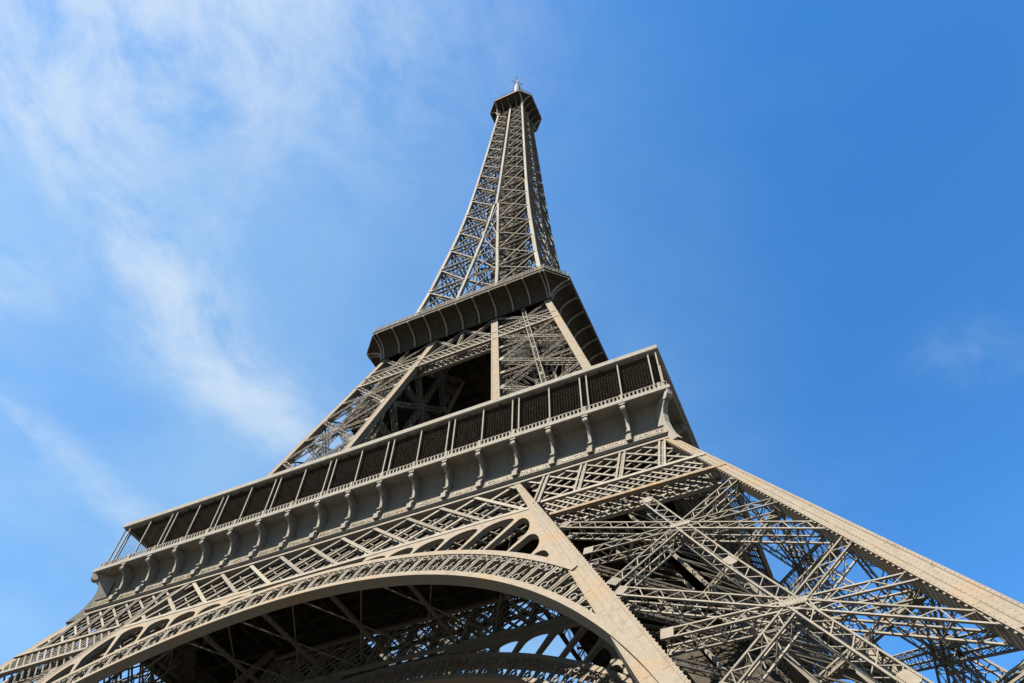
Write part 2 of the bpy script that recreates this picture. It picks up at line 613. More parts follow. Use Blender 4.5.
for e in (-1.7, 1.7):
    for k in (.42, .60):
        tm.bar(ax(4, k, e), ax(56, k, e), (1, 1, 0), .2, .26)
for j in range(27):
    z = 4 + 1.95 * j
    for k in (.42, .60):
        tm.bar(ax(z, k, -1.7), ax(z, k, 1.7), (0, 0, 1), .1, .1)
    if j < 26:
        tm.bar(ax(z, .42, -1.7), ax(z + 1.95, .42, 1.7), (1, 1, 0), .07, .07)
        tm.bar(ax(z, .60, 1.7), ax(z + 1.95, .60, -1.7), (1, 1, 0), .07, .07)
part('lift_track', tm, IRON, leg)
sm = MB()
for j in range(14):
    z = 6 + 3.1 * j
    x, y, _ = ax(z, .32)
    dx = 2.6 if j % 2 else -2.6
    x2, y2, z2 = ax(z + 3.1, .32)
    sm.bar((x - dx * .9, y + 1.0, z), (x2 + dx * .9, y2 + 1.0, z2), (0, 0, 1), 1.5, .12)
    for e in (.3, 1.7):
        sm.bar((x - dx * .9, y + e, z + 1.0), (x2 + dx * .9, y2 + e, z2 + 1.0), (0, 0, 1), .07, .07)
        for r in range(7):
            p = lerp((x - dx * .9, y + e, z), (x2 + dx * .9, y2 + e, z2), r / 6)
            sm.bar(p, off(p, (0, 0, 1), 1.0), (0, 1, 0), .06, .06)
    sm.box(x2 + dx - .9, x2 + dx + .9, y2 - .6, y2 + 2.6, z2 - .14, z2)
part('stair_flight', sm, IRON_DARK, leg)
# panelled lift housing that slopes with the leg
hm = MB()
for za, zb in ((12.5, 22.0), (24.5, 31.0)):
    rows = []
    for z in (za, zb):
        c = ax(z, .34)
        rows.append([(c[0] + sx * 2.3, c[1] + sy * 2.3, z) for sx, sy in ((-1, -1), (1, -1), (1, 1), (-1, 1))])
    hm.loop_sheet(rows)
    for r in range(6):
        for (ka, kb) in ((0, 1), (1, 2)):
            n = (0, -1, 0) if ka == 0 else (1, 0, 0)
            p, q = lerp(rows[0][ka], rows[0][kb], r / 5), lerp(rows[1][ka], rows[1][kb], r / 5)
            hm.bar(off(p, n, .05), off(q, n, .05), n, .12, .1)
part('lift_or_shade_box', hm, IRON_DARK, leg)

# masonry footing under each of the four rafters
for sx, sy in ((0, 0), (0, 1), (1, 0), (1, 1)):
    fm = MB()
    cx = (w1(4) - .7) if sx else i1(4) + .7
    cy = (w1(4) - .7) if sy else i1(4) + .7
    rows = []
    for z, r in ((0, 3.6), (2.6, 3.3), (2.7, 2.6), (4.3, 2.1)):
        k = (4 - z) * .46
        rows.append([(cx + k + dx * r, -cy - k + dy * r, z) for dx, dy in ((-1, -1), (1, -1), (1, 1), (-1, 1))])
    fm.loop_sheet(rows)
    four(part('masonry_footing', fm, STONE, tower))

# ------------------------------------------------------------------ belt girder and arch on the front face
def ff(x, z, o=0.0, w=w1, n=nrm(N1)):
    return (x, -w(z) + n[1] * o, z + n[2] * o)


BP = 3.72
bm = MB()
nb = nrm(N1)


def hbar(m, z, x0, x1, wd, dp, o=0.0, w=w1, n=N1):
    m.bar(ff(x0, z, o - dp / 2, w, nrm(n)), ff(x1, z, o - dp / 2, w, nrm(n)), n, wd, dp)


hbar(bm, 51.7, -w1(51.7) + .02, w1(51.7) - .02, .55, .8, 0.10)
for s in (-1, 1):
    hbar(bm, 45.65, s * (i1(45.65) + 1.2), s * (w1(45.65) - .1), .46, .36, 0.11)
hbar(bm, 45.1, -i1(45.1), i1(45.1), .5, .8, 0.085)
hbar(bm, 51.4, -32, 32, .4, .3, -2.2)
for s in (-1, 1):
    hbar(bm, 45.4, s * 22, s * 36, .4, .3, -2.2)
belt = part('belt_girder', bm, IRON, tower)
for s in (-1, 1):
    rm = MB()
    hbar(rm, 42.75, s * (i1(42.75) + 1.2), s * (w1(42.75) - .1), .45, .34, 0.08)
    bc = part('belt_chord', rm, IRON_RUST if s > 0 else IRON, belt)
    if s > 0:
        bc['label'] = 'rust stained bottom chord'
    rm = MB()
    hbar(rm, 42.75, s * (i1(42.75) + 1.0), s * (w1(42.75) - .3), .3, .3, -1.3)
    part('belt_chord', rm, IRON, belt)
lm = MB()
zt, zb, dxk = 51.45, 45.4, 6.4


def clipbar(m, x0, z0, x1, z1, lo, hi, wd, dp, o):
    """bar on the face plane clipped to lo(z)<x<hi(z)"""
    ts = [t / 60 for t in range(61)]
    ok = [t for t in ts if lo(z0 + (z1 - z0) * t) <= x0 + (x1 - x0) * t <= hi(z0 + (z1 - z0) * t)]
    if len(ok) < 6:
        return
    a, b = ok[0], ok[-1]
    m.bar(ff(x0 + (x1 - x0) * a, z0 + (z1 - z0) * a, o), ff(x0 + (x1 - x0) * b, z0 + (z1 - z0) * b, o), N1, wd, dp)


def lattice(m, pitch, xa, xb, z0, z1, dx, lo, hi, wd, dp, o1, o2, double=False):
    k0, k1 = int((xa - dx) / pitch) - 2, int((xb + dx) / pitch) + 2
    for k in range(k0, k1):
        for sgn, o in ((1, o1), (-1, o2)):
            x = k * pitch
            if double:
                for e in (-.2, .2):
                    clipbar(m, x + e, z1, x + e + sgn * dx, z0, lo, hi, wd, dp, o)
            else:
                clipbar(m, x, z1, x + sgn * dx, z0, lo, hi, wd, dp, o)


inner_lo, inner_hi = (lambda z: -i1(z)), (lambda z: i1(z))
lattice(lm, BP, -20, 20, zb, zt, dxk, inner_lo, inner_hi, .36, .12, -.06, -.19)
lattice(lm, BP, -20, 20, zb, zt, dxk, inner_lo, inner_hi, .12, .10, -.70, -.82, double=True)
lattice(lm, BP / 2, -20, 20, zb, zt, dxk, inner_lo, inner_hi, .10, .08, -.72, -.84)
for s in (-1, 1):
    lm2 = MB()
    lo = (lambda z: i1(z) + 1.2) if s > 0 else (lambda z: -w1(z) + 1.2)
    hi = (lambda z: w1(z) - 1.2) if s > 0 else (lambda z: -i1(z) - 1.2)
    xa, xb = (19, 36) if s > 0 else (-36, -19)
    lattice(lm2, BP / 2, xa, xb, 45.8, zt, dxk, lo, hi, .22, .10, -.10, -.22)
    lattice(lm2, BP / 4, xa, xb, 42.95, 45.4, 2.5, lo, hi, .17, .08, -.08, -.18)
    lattice(lm2, BP / 4, xa, xb, 42.95, 45.4, 2.5, lo, hi, .14, .08, -1.28, -1.38)
    for k in range(-10, 11):
        x = k * BP
        if lo(48.5) - .3 < x < hi(48.5) + .3:
            for e in (-.24, .24):
                lm2.bar(ff(x + e, zt, .0), ff(x + e, 45.8, .0), N1, .2, .12)
            lm2.bar(ff(x, zt, -.3), ff(x, 45.8, -.3), N1, .1, .5)
    part('belt_lattice', lm2, IRON, belt)
part('belt_lattice', lm, IRON, belt)
# rear plane of the belt and the ties between the planes
lr = MB()
allo, alhi = (lambda z: -w1(z) + 2), (lambda z: w1(z) - 2)
lattice(lr, BP / 2, -36, 36, 45.2, 51.3, 6.2, allo, alhi, .16, .14, -2.2, -2.4)
for k in range(-18, 19):
    x = k * BP / 2
    for z in (51.4, 45.4):
        lr.bar(ff(x, z, -.3), ff(x + BP / 4, z, -2.1), (0, 0, 1), .16, .16)
part('rear_lattice', lr, IRON, belt)

# arch: soffit ring with its lattice and cap
ZC, RI, RF, RL, RC = 3.4, 37.7, 38.2, 40.4, 40.95


PLANE = [w1, nrm(N1), 0.0]


def fp(x, z, o=0.0):
    """point on the arch plane in use: the outer face of the legs or the inner one"""
    w, n, d = PLANE
    return (x, -w(z) + n[1] * (o + d), z + n[2] * (o + d))


def ap(r, th, o=0.0):                     # th measured from the vertical
    return fp(r * sin(th), ZC + r * cos(th), o)


def arch_x(r, th):
    x, z = r * sin(th), ZC + r * cos(th)
    return x, z


def limit(th, inset):
    """radius at which the ray leaves the region inside the leg's inner rafter"""
    lo, hi = 20.0, 60.0
    for _ in range(40):
        r = (lo + hi) / 2
        z = ZC + r * cos(th)
        if abs(r * sin(th)) < i1(z) - inset:
            lo = r
        else:
            hi = r
    return lo


BAYS = 40
THR = radians(47.5)


def bar_on(m, r0, t0, r1, t1, wd, dp, o):
    if min(limit(t0, 0.05), 99) < r0 or limit(t1, 0.05) < r1:
        r1 = min(r1, limit(t1, 0.05))
        r0 = min(r0, limit(t0, 0.05))
        if abs(r1 - r0) < .3:
            return
    m.bar(ap(r0, t0, o), ap(r1, t1, o), N1, wd, dp)


def scroll(m, r, th, rad, o, wd=.09, dp=.16, turns=1.15, ph=0.0):
    c = (r * sin(th), ZC + r * cos(th))
    if limit(th, .3) < r + rad:
        return
    n = 11
    pts = []
    for i in range(n + 1):
        a = ph + 2 * pi * turns * i / n
        q = rad * (1 - .45 * i / n)
        pts.append(fp(c[0] + q * sin(a + th), c[1] + q * cos(a + th), o))
    for a, b in zip(pts, pts[1:]):
        m.bar(a, b, N1, wd, dp)


def build_arch(outer):
    PLANE[:] = [w1, nrm(N1), 0.0] if outer else [i1, nrm((0, -1, 0.446)), 0.0]
    am = MB()
    rows = []
    TH = radians(84)
    for j in range(121):
        th = -TH + 2 * TH * j / 120
        xi, zi = arch_x(RI, th)
        xo, zo = arch_x(RF, th)
        rows.append([fp(xi, zi, .16), fp(xo, zo, .16), fp(xo, zo, -.72), fp(xi, zi, -.72)])
    am.loop_sheet(rows)
    arch = part('arch' if outer else 'inner_arch', am, IRON_PLATE, tower)


    # cap moulding above the ring
    cm = MB()
    rows = []
    for j in range(97):
        th = -radians(42.6) + 2 * radians(42.6) * j / 96
        rows.append([ap(RL, th, .12), ap(RC, th, .12), ap(RC, th, -1.3), ap(RL, th, -1.3)])
    cm.loop_sheet(rows)
    part('arch_cap', cm, IRON_PLATE, arch)

    # tracery of the ring: paired radial bars, crossed bars and scrolls
    trm = MB()


    for j in range(-BAYS // 2, BAYS // 2 + 1):
        t = THR * 2 * j / BAYS
        d = THR * 2 / BAYS
        for e in (-.0030, .0030):
            bar_on(trm, RF, t + e, RL, t + e, .15, .16, -.04)
        bar_on(trm, RF, t + .005, RL, t + d * .5, .12, .07, -.16)
        bar_on(trm, RL, t + d * .5, RF, t + d - .005, .12, .07, -.24)
        bar_on(trm, RL, t + .005, RF, t + d * .5, .08, .06, -.32)
        bar_on(trm, RF, t + d * .5, RL, t + d - .005, .08, .06, -.40)
        scroll(trm, RL - .36, t + d * .28, .30, .02)
        scroll(trm, RL - .36, t + d * .72, .30, .02, ph=pi)
        scroll(trm, RF + .38, t + d * .5, .34, .03, ph=pi / 2)
    rows = []
    part('arch_tracery', trm, IRON, arch)

    # spandrel plate with arched openings between the radial ribs
    for side in (1, -1):
        spm = MB()
        t0, dt = radians(8.4), radians(3.85)
        for j in range(0, 11):
            ta, tb = t0 + j * dt, t0 + (j + 1) * dt
            inn, outr = [], []
            for k in range(25):
                u_ = -1 + 2 * k / 24
                th = (ta + tb) / 2 + u_ * dt / 2
                ro = min((45.3 - ZC) / cos(th), limit(th, .01))
                top = min((44.25 - ZC) / cos(th), limit(th, .65))
                if limit(th, .01) < RC + .02:
                    ro = RC - .03
                m_ = .84
                if abs(u_) < m_ and top > RC + .35:
                    hr = min(.9, (top - RC) * .8)
                    ri = top - hr + hr * sqrt(max(0, 1 - (u_ / m_) ** 2))
                else:
                    ri = min(RC - .02, ro)
                inn.append((min(ri, ro - .02), th * side))
                outr.append((ro, th * side))
            for k in range(24):
                (ra, a), (rb, b) = inn[k], inn[k + 1]
                (qa, _), (qb, _) = outr[k], outr[k + 1]
                if qa - ra < .04 and qb - rb < .04:
                    continue
                f4 = [ap(ra, a, .03), ap(rb, b, .03), ap(qb, b, .03), ap(qa, a, .03)]
                b4 = [ap(ra, a, -.45), ap(rb, b, -.45), ap(qb, b, -.45), ap(qa, a, -.45)]
                spm.hexa(b4 + f4)
        part('spandrel', spm, IRON_PLATE, arch)

    return arch


arch = build_arch(True)
arch_in = build_arch(False)
# inner belt between the legs, dense lattice
ib = MB()


def fi(x, z, o=0.0):
    return (x, -i1(z) + .9 - o, z)


for z in (51.4, 45.2):
    for o in (0, 1.0):
        ib.bar(fi(-i1(z) + .4, z, o), fi(i1(z) - .4, z, o), (0, -1, .4), .45, .3)
for k in range(-16, 17):
    x = k * 1.4
    for sg, o in ((1, .1), (-1, .25), (1, .75), (-1, .9)):
        xa, xb = x, x + sg * 5.9
        lo = max(0.0, (-18.6 - min(xa, xb)) / 5.9)
        if max(abs(xa), abs(xb)) < 20.5:
            ib.bar(fi(xa, 51.3, o), fi(xb, 45.3, o), (0, -1, .4), .15, .08)
for k in range(-5, 6):
    ib.bar(fi(k * BP, 51.3, .5), fi(k * BP, 45.3, .5), (0, -1, .4), .34, .9)
part('inner_belt', ib, IRON, arch_in)

# ------------------------------------------------------------------ frieze with consoles and gilded names
PC = 3.825
H = 35.42
PROF = [(51.95, 34.45), (52.2, 34.62), (52.45, 34.45), (52.5, 34.2), (53.45, 34.12), (53.6, 34.24), (53.7, 33.6), (54.5, 33.42),
        (55.4, 33.36), (56.2, 33.4), (56.6, 33.55), (56.98, 33.9)]


def side_loop(m, prof, back):
    """closed profile swept along the front side, mitred at 45 degrees"""
    ring = [(z, h) for z, h in prof] + [(prof[-1][0], back), (prof[0][0], back)]
    m.loop_sheet([[(s * h, -h, z) for z, h in ring] for s in (-1, 1)])


fz = MB()
side_loop(fz, PROF, 32.8)
frieze = part('frieze', fz, IRON, tower)
CPROF = [(33.6, 52.48), (34.66, 52.48), (34.70, 53.2), (34.52, 53.4), (34.34, 53.62), (34.30, 54.4), (34.36, 55.2), (34.58, 55.8),
         (35.0, 56.02), (35.32, 56.35), (35.30, 56.97), (33.6, 56.9), (33.45, 56.0), (33.4, 54.6)]


def console_mesh():
    m = MB()
    m.prism([(-.15, -a, z) for a, z in CPROF], (.3, 0, 0))
    m.box(-.26, .26, -34.80, -33.8, 52.47, 53.05)
    m.box(-.21, .21, -34.46, -33.8, 53.42, 53.62)
    m.cyl((-.25, -35.08, 56.40), (.25, -35.08, 56.40), .31, n=14)
    m.cyl((-.28, -35.08, 56.40), (.28, -35.08, 56.40), .12, n=10)
    m.cyl((-.2, -34.42, 53.92), (.2, -34.42, 53.92), .16, n=10)
    m.box(-.30, .30, -35.38, -34.9, 56.80, 56.99)
    return m


cmb = console_mesh()
c0 = part('console', cmb, IRON_PALE, frieze)
c0.location = (-8 * PC, 0, 0)
for k in range(-7, 9):
    c = place('console', c0.data, frieze)
    c.location = (k * PC, 0, 0)
    kids[frieze.name].append(c)


def corner_console():
    m = MB()
    a = sqrt(.5)
    pts = [(34.0, 51.2), (35.2, 50.4), (34.75, 51.6), (34.5, 52.6), (34.3, 53.8), (34.28, 54.9), (34.45, 55.7), (34.8, 56.1), (35.25, 56.3), (35.28, 56.97), (33.4, 56.97), (33.4, 54.0)]
    m.prism([(h + .24 * a, -h + .24 * a, z) for h, z in pts], (-.48 * a, -.48 * a, 0))
    m.cyl((34.95 + .33 * a, -34.95 + .33 * a, 56.42), (34.95 - .33 * a, -34.95 - .33 * a, 56.42), .4, n=14)
    return m


part('console', corner_console(), IRON_PALE, frieze)

NAMES = [
    "CAUCHY BELGRAND REGNAULT FRESNEL DE-PRONY VICAT EBELMEN COULOMB POINSOT FOUCAULT DELAUNAY MORIN HAUY COMBES THENARD ARAGO POISSON MONGE",
    "PETIET DAGUERRE WURTZ LE-VERRIER PERDONNET DELAMBRE MALUS BREGUET POLONCEAU DUMAS CLAPEYRON BORDA FOURIER BICHAT SAUVAGE PELOUZE CARNOT LAME",
    "SEGUIN LALANDE TRESCA PONCELET BRESSE LAGRANGE BELANGER CUVIER LAPLACE DULONG CHASLES LAVOISIER AMPERE CHEVREUL FLACHAT NAVIER LEGENDRE CHAPTAL",
    "JAMIN GAY-LUSSAC FIZEAU SCHNEIDER LE-CHATELIER BERTHIER BARRAL DE-DION GOUIN JOUSSELIN BROCA BECQUEREL CORIOLIS CAIL TRIGER GIFFARD PERRIER STURM",
]


def text_mesh(txt, width, size):
    cu = bpy.data.curves.new("lettering", 'FONT')
    cu.body = txt
    cu.size = size
    cu.align_x, cu.align_y = 'CENTER', 'CENTER'
    cu.extrude = 0.018
    cu.resolution_u = 2
    ob = bpy.data.objects.new("lettering", cu)
    S.collection.objects.link(ob)
    bpy.context.view_layer.update()
    if ob.dimensions.x > width:
        cu.size = size * width / ob.dimensions.x
        bpy.context.view_layer.update()
    me = bpy.data.meshes.new_from_object(ob.evaluated_get(bpy.context.evaluated_depsgraph_get()))
    bpy.data.objects.remove(ob)
    me.materials.clear()
    me.materials.append(GOLD)
    return me


friezes = [frieze]
for k in (1, 2, 3):
    friezes.append(copy_tree(frieze, k * pi / 2, tower))
for k, fr in enumerate(friezes):
    for j, nm in enumerate(NAMES[k].split()):
        t = place('name_lettering', text_mesh(nm.replace('-', ' ' if nm.startswith(('DE-', 'LE-')) else '-'), 2.75, .66), fr)
        t.rotation_euler = (pi / 2 - .08, 0, 0)
        t.location = (-8.5 * PC + j * PC, -34.19, 52.98)

# ------------------------------------------------------------------ first gallery: deck, railing, posts, roof
dk = MB()
side_loop(dk, [(57.0, H - .12), (57.08, H), (57.42, H), (57.47, H - .06), (57.6, H - .06)], 33.2)
gallery = part('gallery', dk, IRON_PALE, tower)
fp_ = MB()
side_loop(fp_, [(57.05, 33.18), (57.55, 33.18)], 13.0)
part('floor_plate', fp_, IRON_DARK, gallery)  # darker than the deck edge: underside shade given as colour
rl = MB()
zr0, zr1 = 57.6, 58.42
yr = -35.12
rl.box(-35.1, 35.1, yr - .05, yr + .05, zr1 - .08, zr1)
rl.box(-35.1, 35.1, yr - .04, yr + .04, zr0 + .06, zr0 + .13)
x = -35.0
while x < 35.05:
    rl.box(x - .075, x + .075, yr - .03, yr + .03, zr0, zr1 - .08)
    x += .41
for k in range(-9, 10):
    rl.box(k * PC - .14, k * PC + .14, yr - .10, yr + .10, zr0, zr1 + .04)
part('railing', rl, IRON_PALE, gallery)
ry = -34.72
nt = MB()
x = -31.0
while x < 34.3:
    nt.box(x - .006, x + .006, -34.42, -34.408, zr1, 63.85)
    x += .3
for j in range(18):
    z = 58.6 + j * .3
    nt.box(-31.0, 34.3, -34.40, -34.382, z - .006, z + .006)
part('safety_net', nt, IRON_DARK, gallery)


def post_mesh():
    m = MB()
    m.box(-.07, .07, ry - .07, ry + .07, zr0, 63.9)
    m.box(-.10, .10, ry - .10, ry + .10, zr0 + .003, 58.5)
    m.box(-.09, .09, ry - .09, ry + .09, 63.65, 63.88)
    return m


post_xs = []
for k in range(-8, 9):
    post_xs += [k * PC] if k % 2 == 0 else [k * PC - .37, k * PC + .37]
post_xs += [33.9, 34.72, -33.9]
pm = post_mesh()
pme = None
posts = []
for x in post_xs:
    if pme is None:
        o = pm.build('gallery_post', IRON_PALE, gallery)
        pme = o.data
    else:
        o = place('gallery_post', pme, gallery)
    o.location = (x, 0, 0)
    posts.append(o)
rf = MB()
side_loop(rf, [(63.93, 34.88), (64.05, 35.05), (64.62, 35.05), (64.72, 34.95)], 34.4)
part('roof_fascia', rf, IRON_PALE, gallery)
rf = MB()
side_loop(rf, [(64.02, 34.38), (64.6, 34.38)], 25.5)
for k in range(-16, 17):
    x = k * PC / 2
    rf.box(x - .08, x + .08, -34.7, -25.6 - max(0, abs(x) - 25.4), 63.72, 64.018)
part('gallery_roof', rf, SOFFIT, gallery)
pv = MB()
side_loop(pv, [(57.62, 28.2), (63.6, 28.2)], 27.9)
part('pavilion_wall', pv, CABIN, gallery)
pf = MB()
for k in range(-14, 15):
    pf.box(k * 1.95 - .07, k * 1.95 + .07, -28.32, -28.21, 57.62, 63.55)
pf.box(-28, 28, -28.31, -28.22, 60.9, 61.05)
part('pavilion_frame', pf, IRON_DARK, gallery)
for k in (1, 2, 3):
    gc = copy_tree(gallery, k * pi / 2, tower)
    if k != 2:
        for x in post_xs:
            o = place('gallery_post', pme, gc)
            o.location = (x, 0, 0)
    else:
        mm = MB()
        for x in post_xs:
            b = len(mm.v)
            mm.v += [(p[0] + x, p[1], p[2]) for p in pm.v]
            mm.f += [tuple(b + i for i in q) for q in pm.f]
        o = mm.build('gallery_post', IRON_PALE, gc)
        o['kind'] = 'stuff'

# beams under the first floor, their shade put into the dark iron
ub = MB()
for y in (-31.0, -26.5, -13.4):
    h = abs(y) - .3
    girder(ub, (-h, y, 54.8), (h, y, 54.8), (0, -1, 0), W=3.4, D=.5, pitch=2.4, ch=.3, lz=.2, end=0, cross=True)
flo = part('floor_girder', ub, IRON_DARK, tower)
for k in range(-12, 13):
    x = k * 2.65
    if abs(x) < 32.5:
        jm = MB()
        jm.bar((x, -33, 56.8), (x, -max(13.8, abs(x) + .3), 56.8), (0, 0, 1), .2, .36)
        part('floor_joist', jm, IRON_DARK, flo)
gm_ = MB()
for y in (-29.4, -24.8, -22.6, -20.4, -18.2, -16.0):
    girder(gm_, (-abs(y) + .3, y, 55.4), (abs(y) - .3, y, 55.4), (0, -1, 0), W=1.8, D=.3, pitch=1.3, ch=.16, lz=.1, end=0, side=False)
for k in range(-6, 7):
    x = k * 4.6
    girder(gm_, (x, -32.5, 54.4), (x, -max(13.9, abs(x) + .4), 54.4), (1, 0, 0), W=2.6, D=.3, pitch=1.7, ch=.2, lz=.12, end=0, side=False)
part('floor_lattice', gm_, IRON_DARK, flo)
# horizontal wind bracing between the two arches, at the foot of the belts
ZW = 44.9
ya, yb = -(w1(ZW) - 2.6), -(i1(ZW) + .3)
for k in range(-2, 3):
    x = k * 7.65
    wb = MB()
    girder(wb, (x, ya, ZW), (x, yb, ZW), (0, 0, -1), W=.3, D=.3, pitch=.8, end=0, ch=.07, lz=.04)
    wb.bar((x - 3.8, ya, ZW + .3), (x + 3.8, yb, ZW + .3), (0, 0, -1), .11, .11)
    wb.bar((x + 3.8, ya, ZW + .55), (x - 3.8, yb, ZW + .55), (0, 0, -1), .11, .11)
    part('wind_brace', wb, IRON, flo)

for o in (leg, belt, arch, arch_in, flo):
    four(o)

# ------------------------------------------------------------------ second stage
NODES2 = [(112.0, 102.4), (102.4, 92.0), (92.0, 81.4), (81.4, 70.6), (70.6, 60.0)]
leg2 = leg_part('upper_leg', 'upper_leg_brace', w2, i2, N2, N2i, 112.6, 57.2, NODES2, 1.12, 0.72, 0.8, 0.75, teeth=False)
for z in (107, 97, 86.5, 76, 65):
    dm = MB()
    a, b = i2(z) + 1, w2(z) - 1
    girder(dm, (a, -a, z), (b, -b, z), (0, 0, 1), W=.6, D=.6, pitch=.9)
    girder(dm, (a, -b, z), (b, -a, z), (0, 0, 1), W=.6, D=.6, pitch=.9, sh=.03)
    part('diaphragm', dm, IRON, leg2)
tm = MB()


def ax2(z, k=.5, ex=0.0, ey=0.0):
    c = i2(z) + (w2(z) - i2(z)) * k
    return (c + ex, -c + ey, z)


for ex in (-1.5, 1.5):
    for ey in (-1.5, 1.5):
        tm.bar(ax2(58, .5, ex, ey), ax2(115, .5, ex, ey), (1, 1, 0), .35, .35)
for j in range(28):
    z = 58 + 2 * j
    c = [ax2(z, .5, a, b) for a, b in ((-1.5, -1.5), (1.5, -1.5), (1.5, 1.5), (-1.5, 1.5))]
    d = [ax2(z + 2, .5, a, b) for a, b in ((-1.5, -1.5), (1.5, -1.5), (1.5, 1.5), (-1.5, 1.5))]
    for q in range(4):
        tm.bar(c[q], c[(q + 1) % 4], (0, 0, 1), .15, .15)
        tm.bar(c[q], d[(q + 1) % 4], (0, 1, .2), .1, .1)
    if j % 2:
        tm.bar(lerp(c[0], c[1], .5), lerp(d[3], d[2], .5), (0, 0, 1), 1.2, .1)
    else:
        tm.bar(lerp(c[3], c[2], .5), lerp(d[0], d[1], .5), (0, 0, 1), 1.2, .1)
part('lift_track', tm, IRON, leg2)
um = MB()  # dark box added inside the upper leg to block sun and darken it
rows = []
for z in (93.5, 112.0):
    c = ax2(z, .5)
    h = 4.4 - (z - 93.5) * .035
    rows.append([(c[0] + a * h, c[1] + b * h, z) for a, b in ((-1, -1), (1, -1), (1, 1), (-1, 1))])
um.loop_sheet(rows)
for q in range(4):
    for j in range(8):
        A, B = lerp(rows[0][q], rows[0][(q + 1) % 4], j / 7), lerp(rows[1][q], rows[1][(q + 1) % 4], j / 7)
        nn_ = [(0, -1, 0), (1, 0, 0), (0, 1, 0), (-1, 0, 0)][q]
        um.bar(off(A, nn_, .05), off(B, nn_, .05), nn_, .1, .1)
part('lift_or_shade_box', um, CABIN, leg2)
four(leg2)

n2 = nrm(N2)


def f2(x, z, o=0.0):
    return (x, -w2(z) + n2[1] * o, z + n2[2] * o)


b2 = MB()
for z, wd in ((105.0, .34), (102.1, .4)):
    for o in (0.08, -1.5):
        h = w2(z) - .1 + min(0, o)
        b2.bar(f2(-h, z, o - .25), f2(h, z, o - .25), N2, wd, .5)
belt2 = part('upper_belt', b2, IRON, tower)
l2 = MB()
for o, dz_ in ((-.05, 0), (-1.65, 0)):
    k = -20
    for k in range(-19, 20):
        x = k * .98
        for sgn, e in ((1, 0), (-1, .16)):
            xa, xb = x, x + sgn * 2.0
            if max(abs(xa), abs(xb)) < w2(102) - .8:
                l2.bar(f2(xa, 104.9, o - e), f2(xb, 102.2, o - e), N2, .17, .12)
for k in range(-17, 18):
    l2.bar(f2(k * 1.0, 102.1, -.5), f2(k * 1.0 + .5, 102.1, -1.5), (0, 0, 1), .16, .16)
part('belt_lattice', l2, IRON, belt2)
x2 = MB()
for s in (-1, 1):
    a = i2(112)
    for o in (-.06, -1.6):
        kw = dict(W=.5, D=.5, pitch=.6, ch=.12, end=.4, side=False)
        girder(x2, f2(s * a, 112, o), f2(s * .3, 105.4, o), N2, **kw)
        girder(x2, f2(s * .3, 112, o - .03), f2(s * (a + .6), 105.4, o - .03), N2, **kw)
girder(x2, f2(0, 112, -.02), f2(0, 105.2, -.02), N2, W=.45, D=.5, pitch=.6, ch=.12, end=0)
part('belt_brace', x2, IRON, belt2)
four(belt2)

# second gallery: coved skirt with shade in its colour, ribs, deck and mesh fence
W2G, C2, WB, ZB = 20.67, 17.26, 16.95, 112.1
COVE = [(0.0, 112.1), (.04, 113.1), (.14, 113.95), (.34, 114.7), (.62, 115.2), (1.0, 115.45)]
sk = MB()


def cpt(t, z, e=0.0):                     # (edge half length, half width) of the octagon at cove fraction t
    return WB + (C2 - WB) * t, WB + (W2G - WB) * t


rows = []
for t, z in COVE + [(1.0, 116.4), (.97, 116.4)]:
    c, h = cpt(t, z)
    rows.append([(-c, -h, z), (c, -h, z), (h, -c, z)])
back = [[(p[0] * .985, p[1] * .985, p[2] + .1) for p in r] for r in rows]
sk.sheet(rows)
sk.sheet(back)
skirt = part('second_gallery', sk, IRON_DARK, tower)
rb = MB()


def rib_mesh(fn):
    m = MB()
    o = [fn(t, z, 0.0) for t, z in COVE]
    i = [fn(t + .0, z, .24) for t, z in COVE]
    return o, i


def rib_at(x):
    m = MB()
    for (t0, z0), (t1, z1) in zip(COVE, COVE[1:]):
        h0, h1 = cpt(t0, z0)[1], cpt(t1, z1)[1]
        m.bar((x, -h0 - .06, z0 - .06), (x, -h1 - .06, z1 - .06), (0, -1, -.6), .24, .46)
    return m


first = None
for k in range(-5, 6):
    part('skirt_rib', rib_at(k * 3.3), IRON_PALE, skirt)


def rib_corner(sx):
    m = MB()
    for (t0, z0), (t1, z1) in zip(COVE, COVE[1:]):
        (c0_, h0), (c1_, h1) = cpt(t0, z0), cpt(t1, z1)
        m.bar((sx * c0_, -h0 - .06, z0 - .06), (sx * c1_, -h1 - .06, z1 - .06), (0, -1, -.6), .24, .46)
    return m


part('skirt_rib', rib_corner(1), IRON_PALE, skirt)
part('skirt_rib', rib_corner(-1), IRON_PALE, skirt)
tr = MB()
for z, e, hgt in ((116.3, .06, .14), (115.5, .04, .10)):
    tr.bar((-C2 - .02, -W2G - e, z), (C2 + .02, -W2G - e, z), (0, -1, 0), hgt, .1)
    tr.bar((C2 + .05, -W2G - e * .7, z), (W2G + e * .7, -C2 - .05, z), (1, -1, 0), hgt, .1)
part('skirt_trim', tr, IRON, skirt)
d2 = MB()
d2.prism([(-C2, -W2G + .05, 115.6), (C2, -W2G + .05, 115.6), (W2G - .05, -C2, 115.6), (1.5, -1.5, 115.6), (-1.5, -1.5, 115.6), (-W2G + .05, -C2, 115.6)][0:4] +
         [(-1.5, -1.5, 115.6)], (0, 0, .5))
for k in range(-6, 7):
    x = k * 2.6
    d2.box(x - .15, x + .15, -16.8, -max(4.6, abs(x) + .2), 114.3, 115.58)
part('deck', d2, IRON_DARK, skirt)  # shade below the deck is in the dark iron colour
fn = MB()
segs = [((-C2, -W2G + .12), (C2, -W2G + .12)), ((C2, -W2G + .12), (W2G - .12, -C2))]
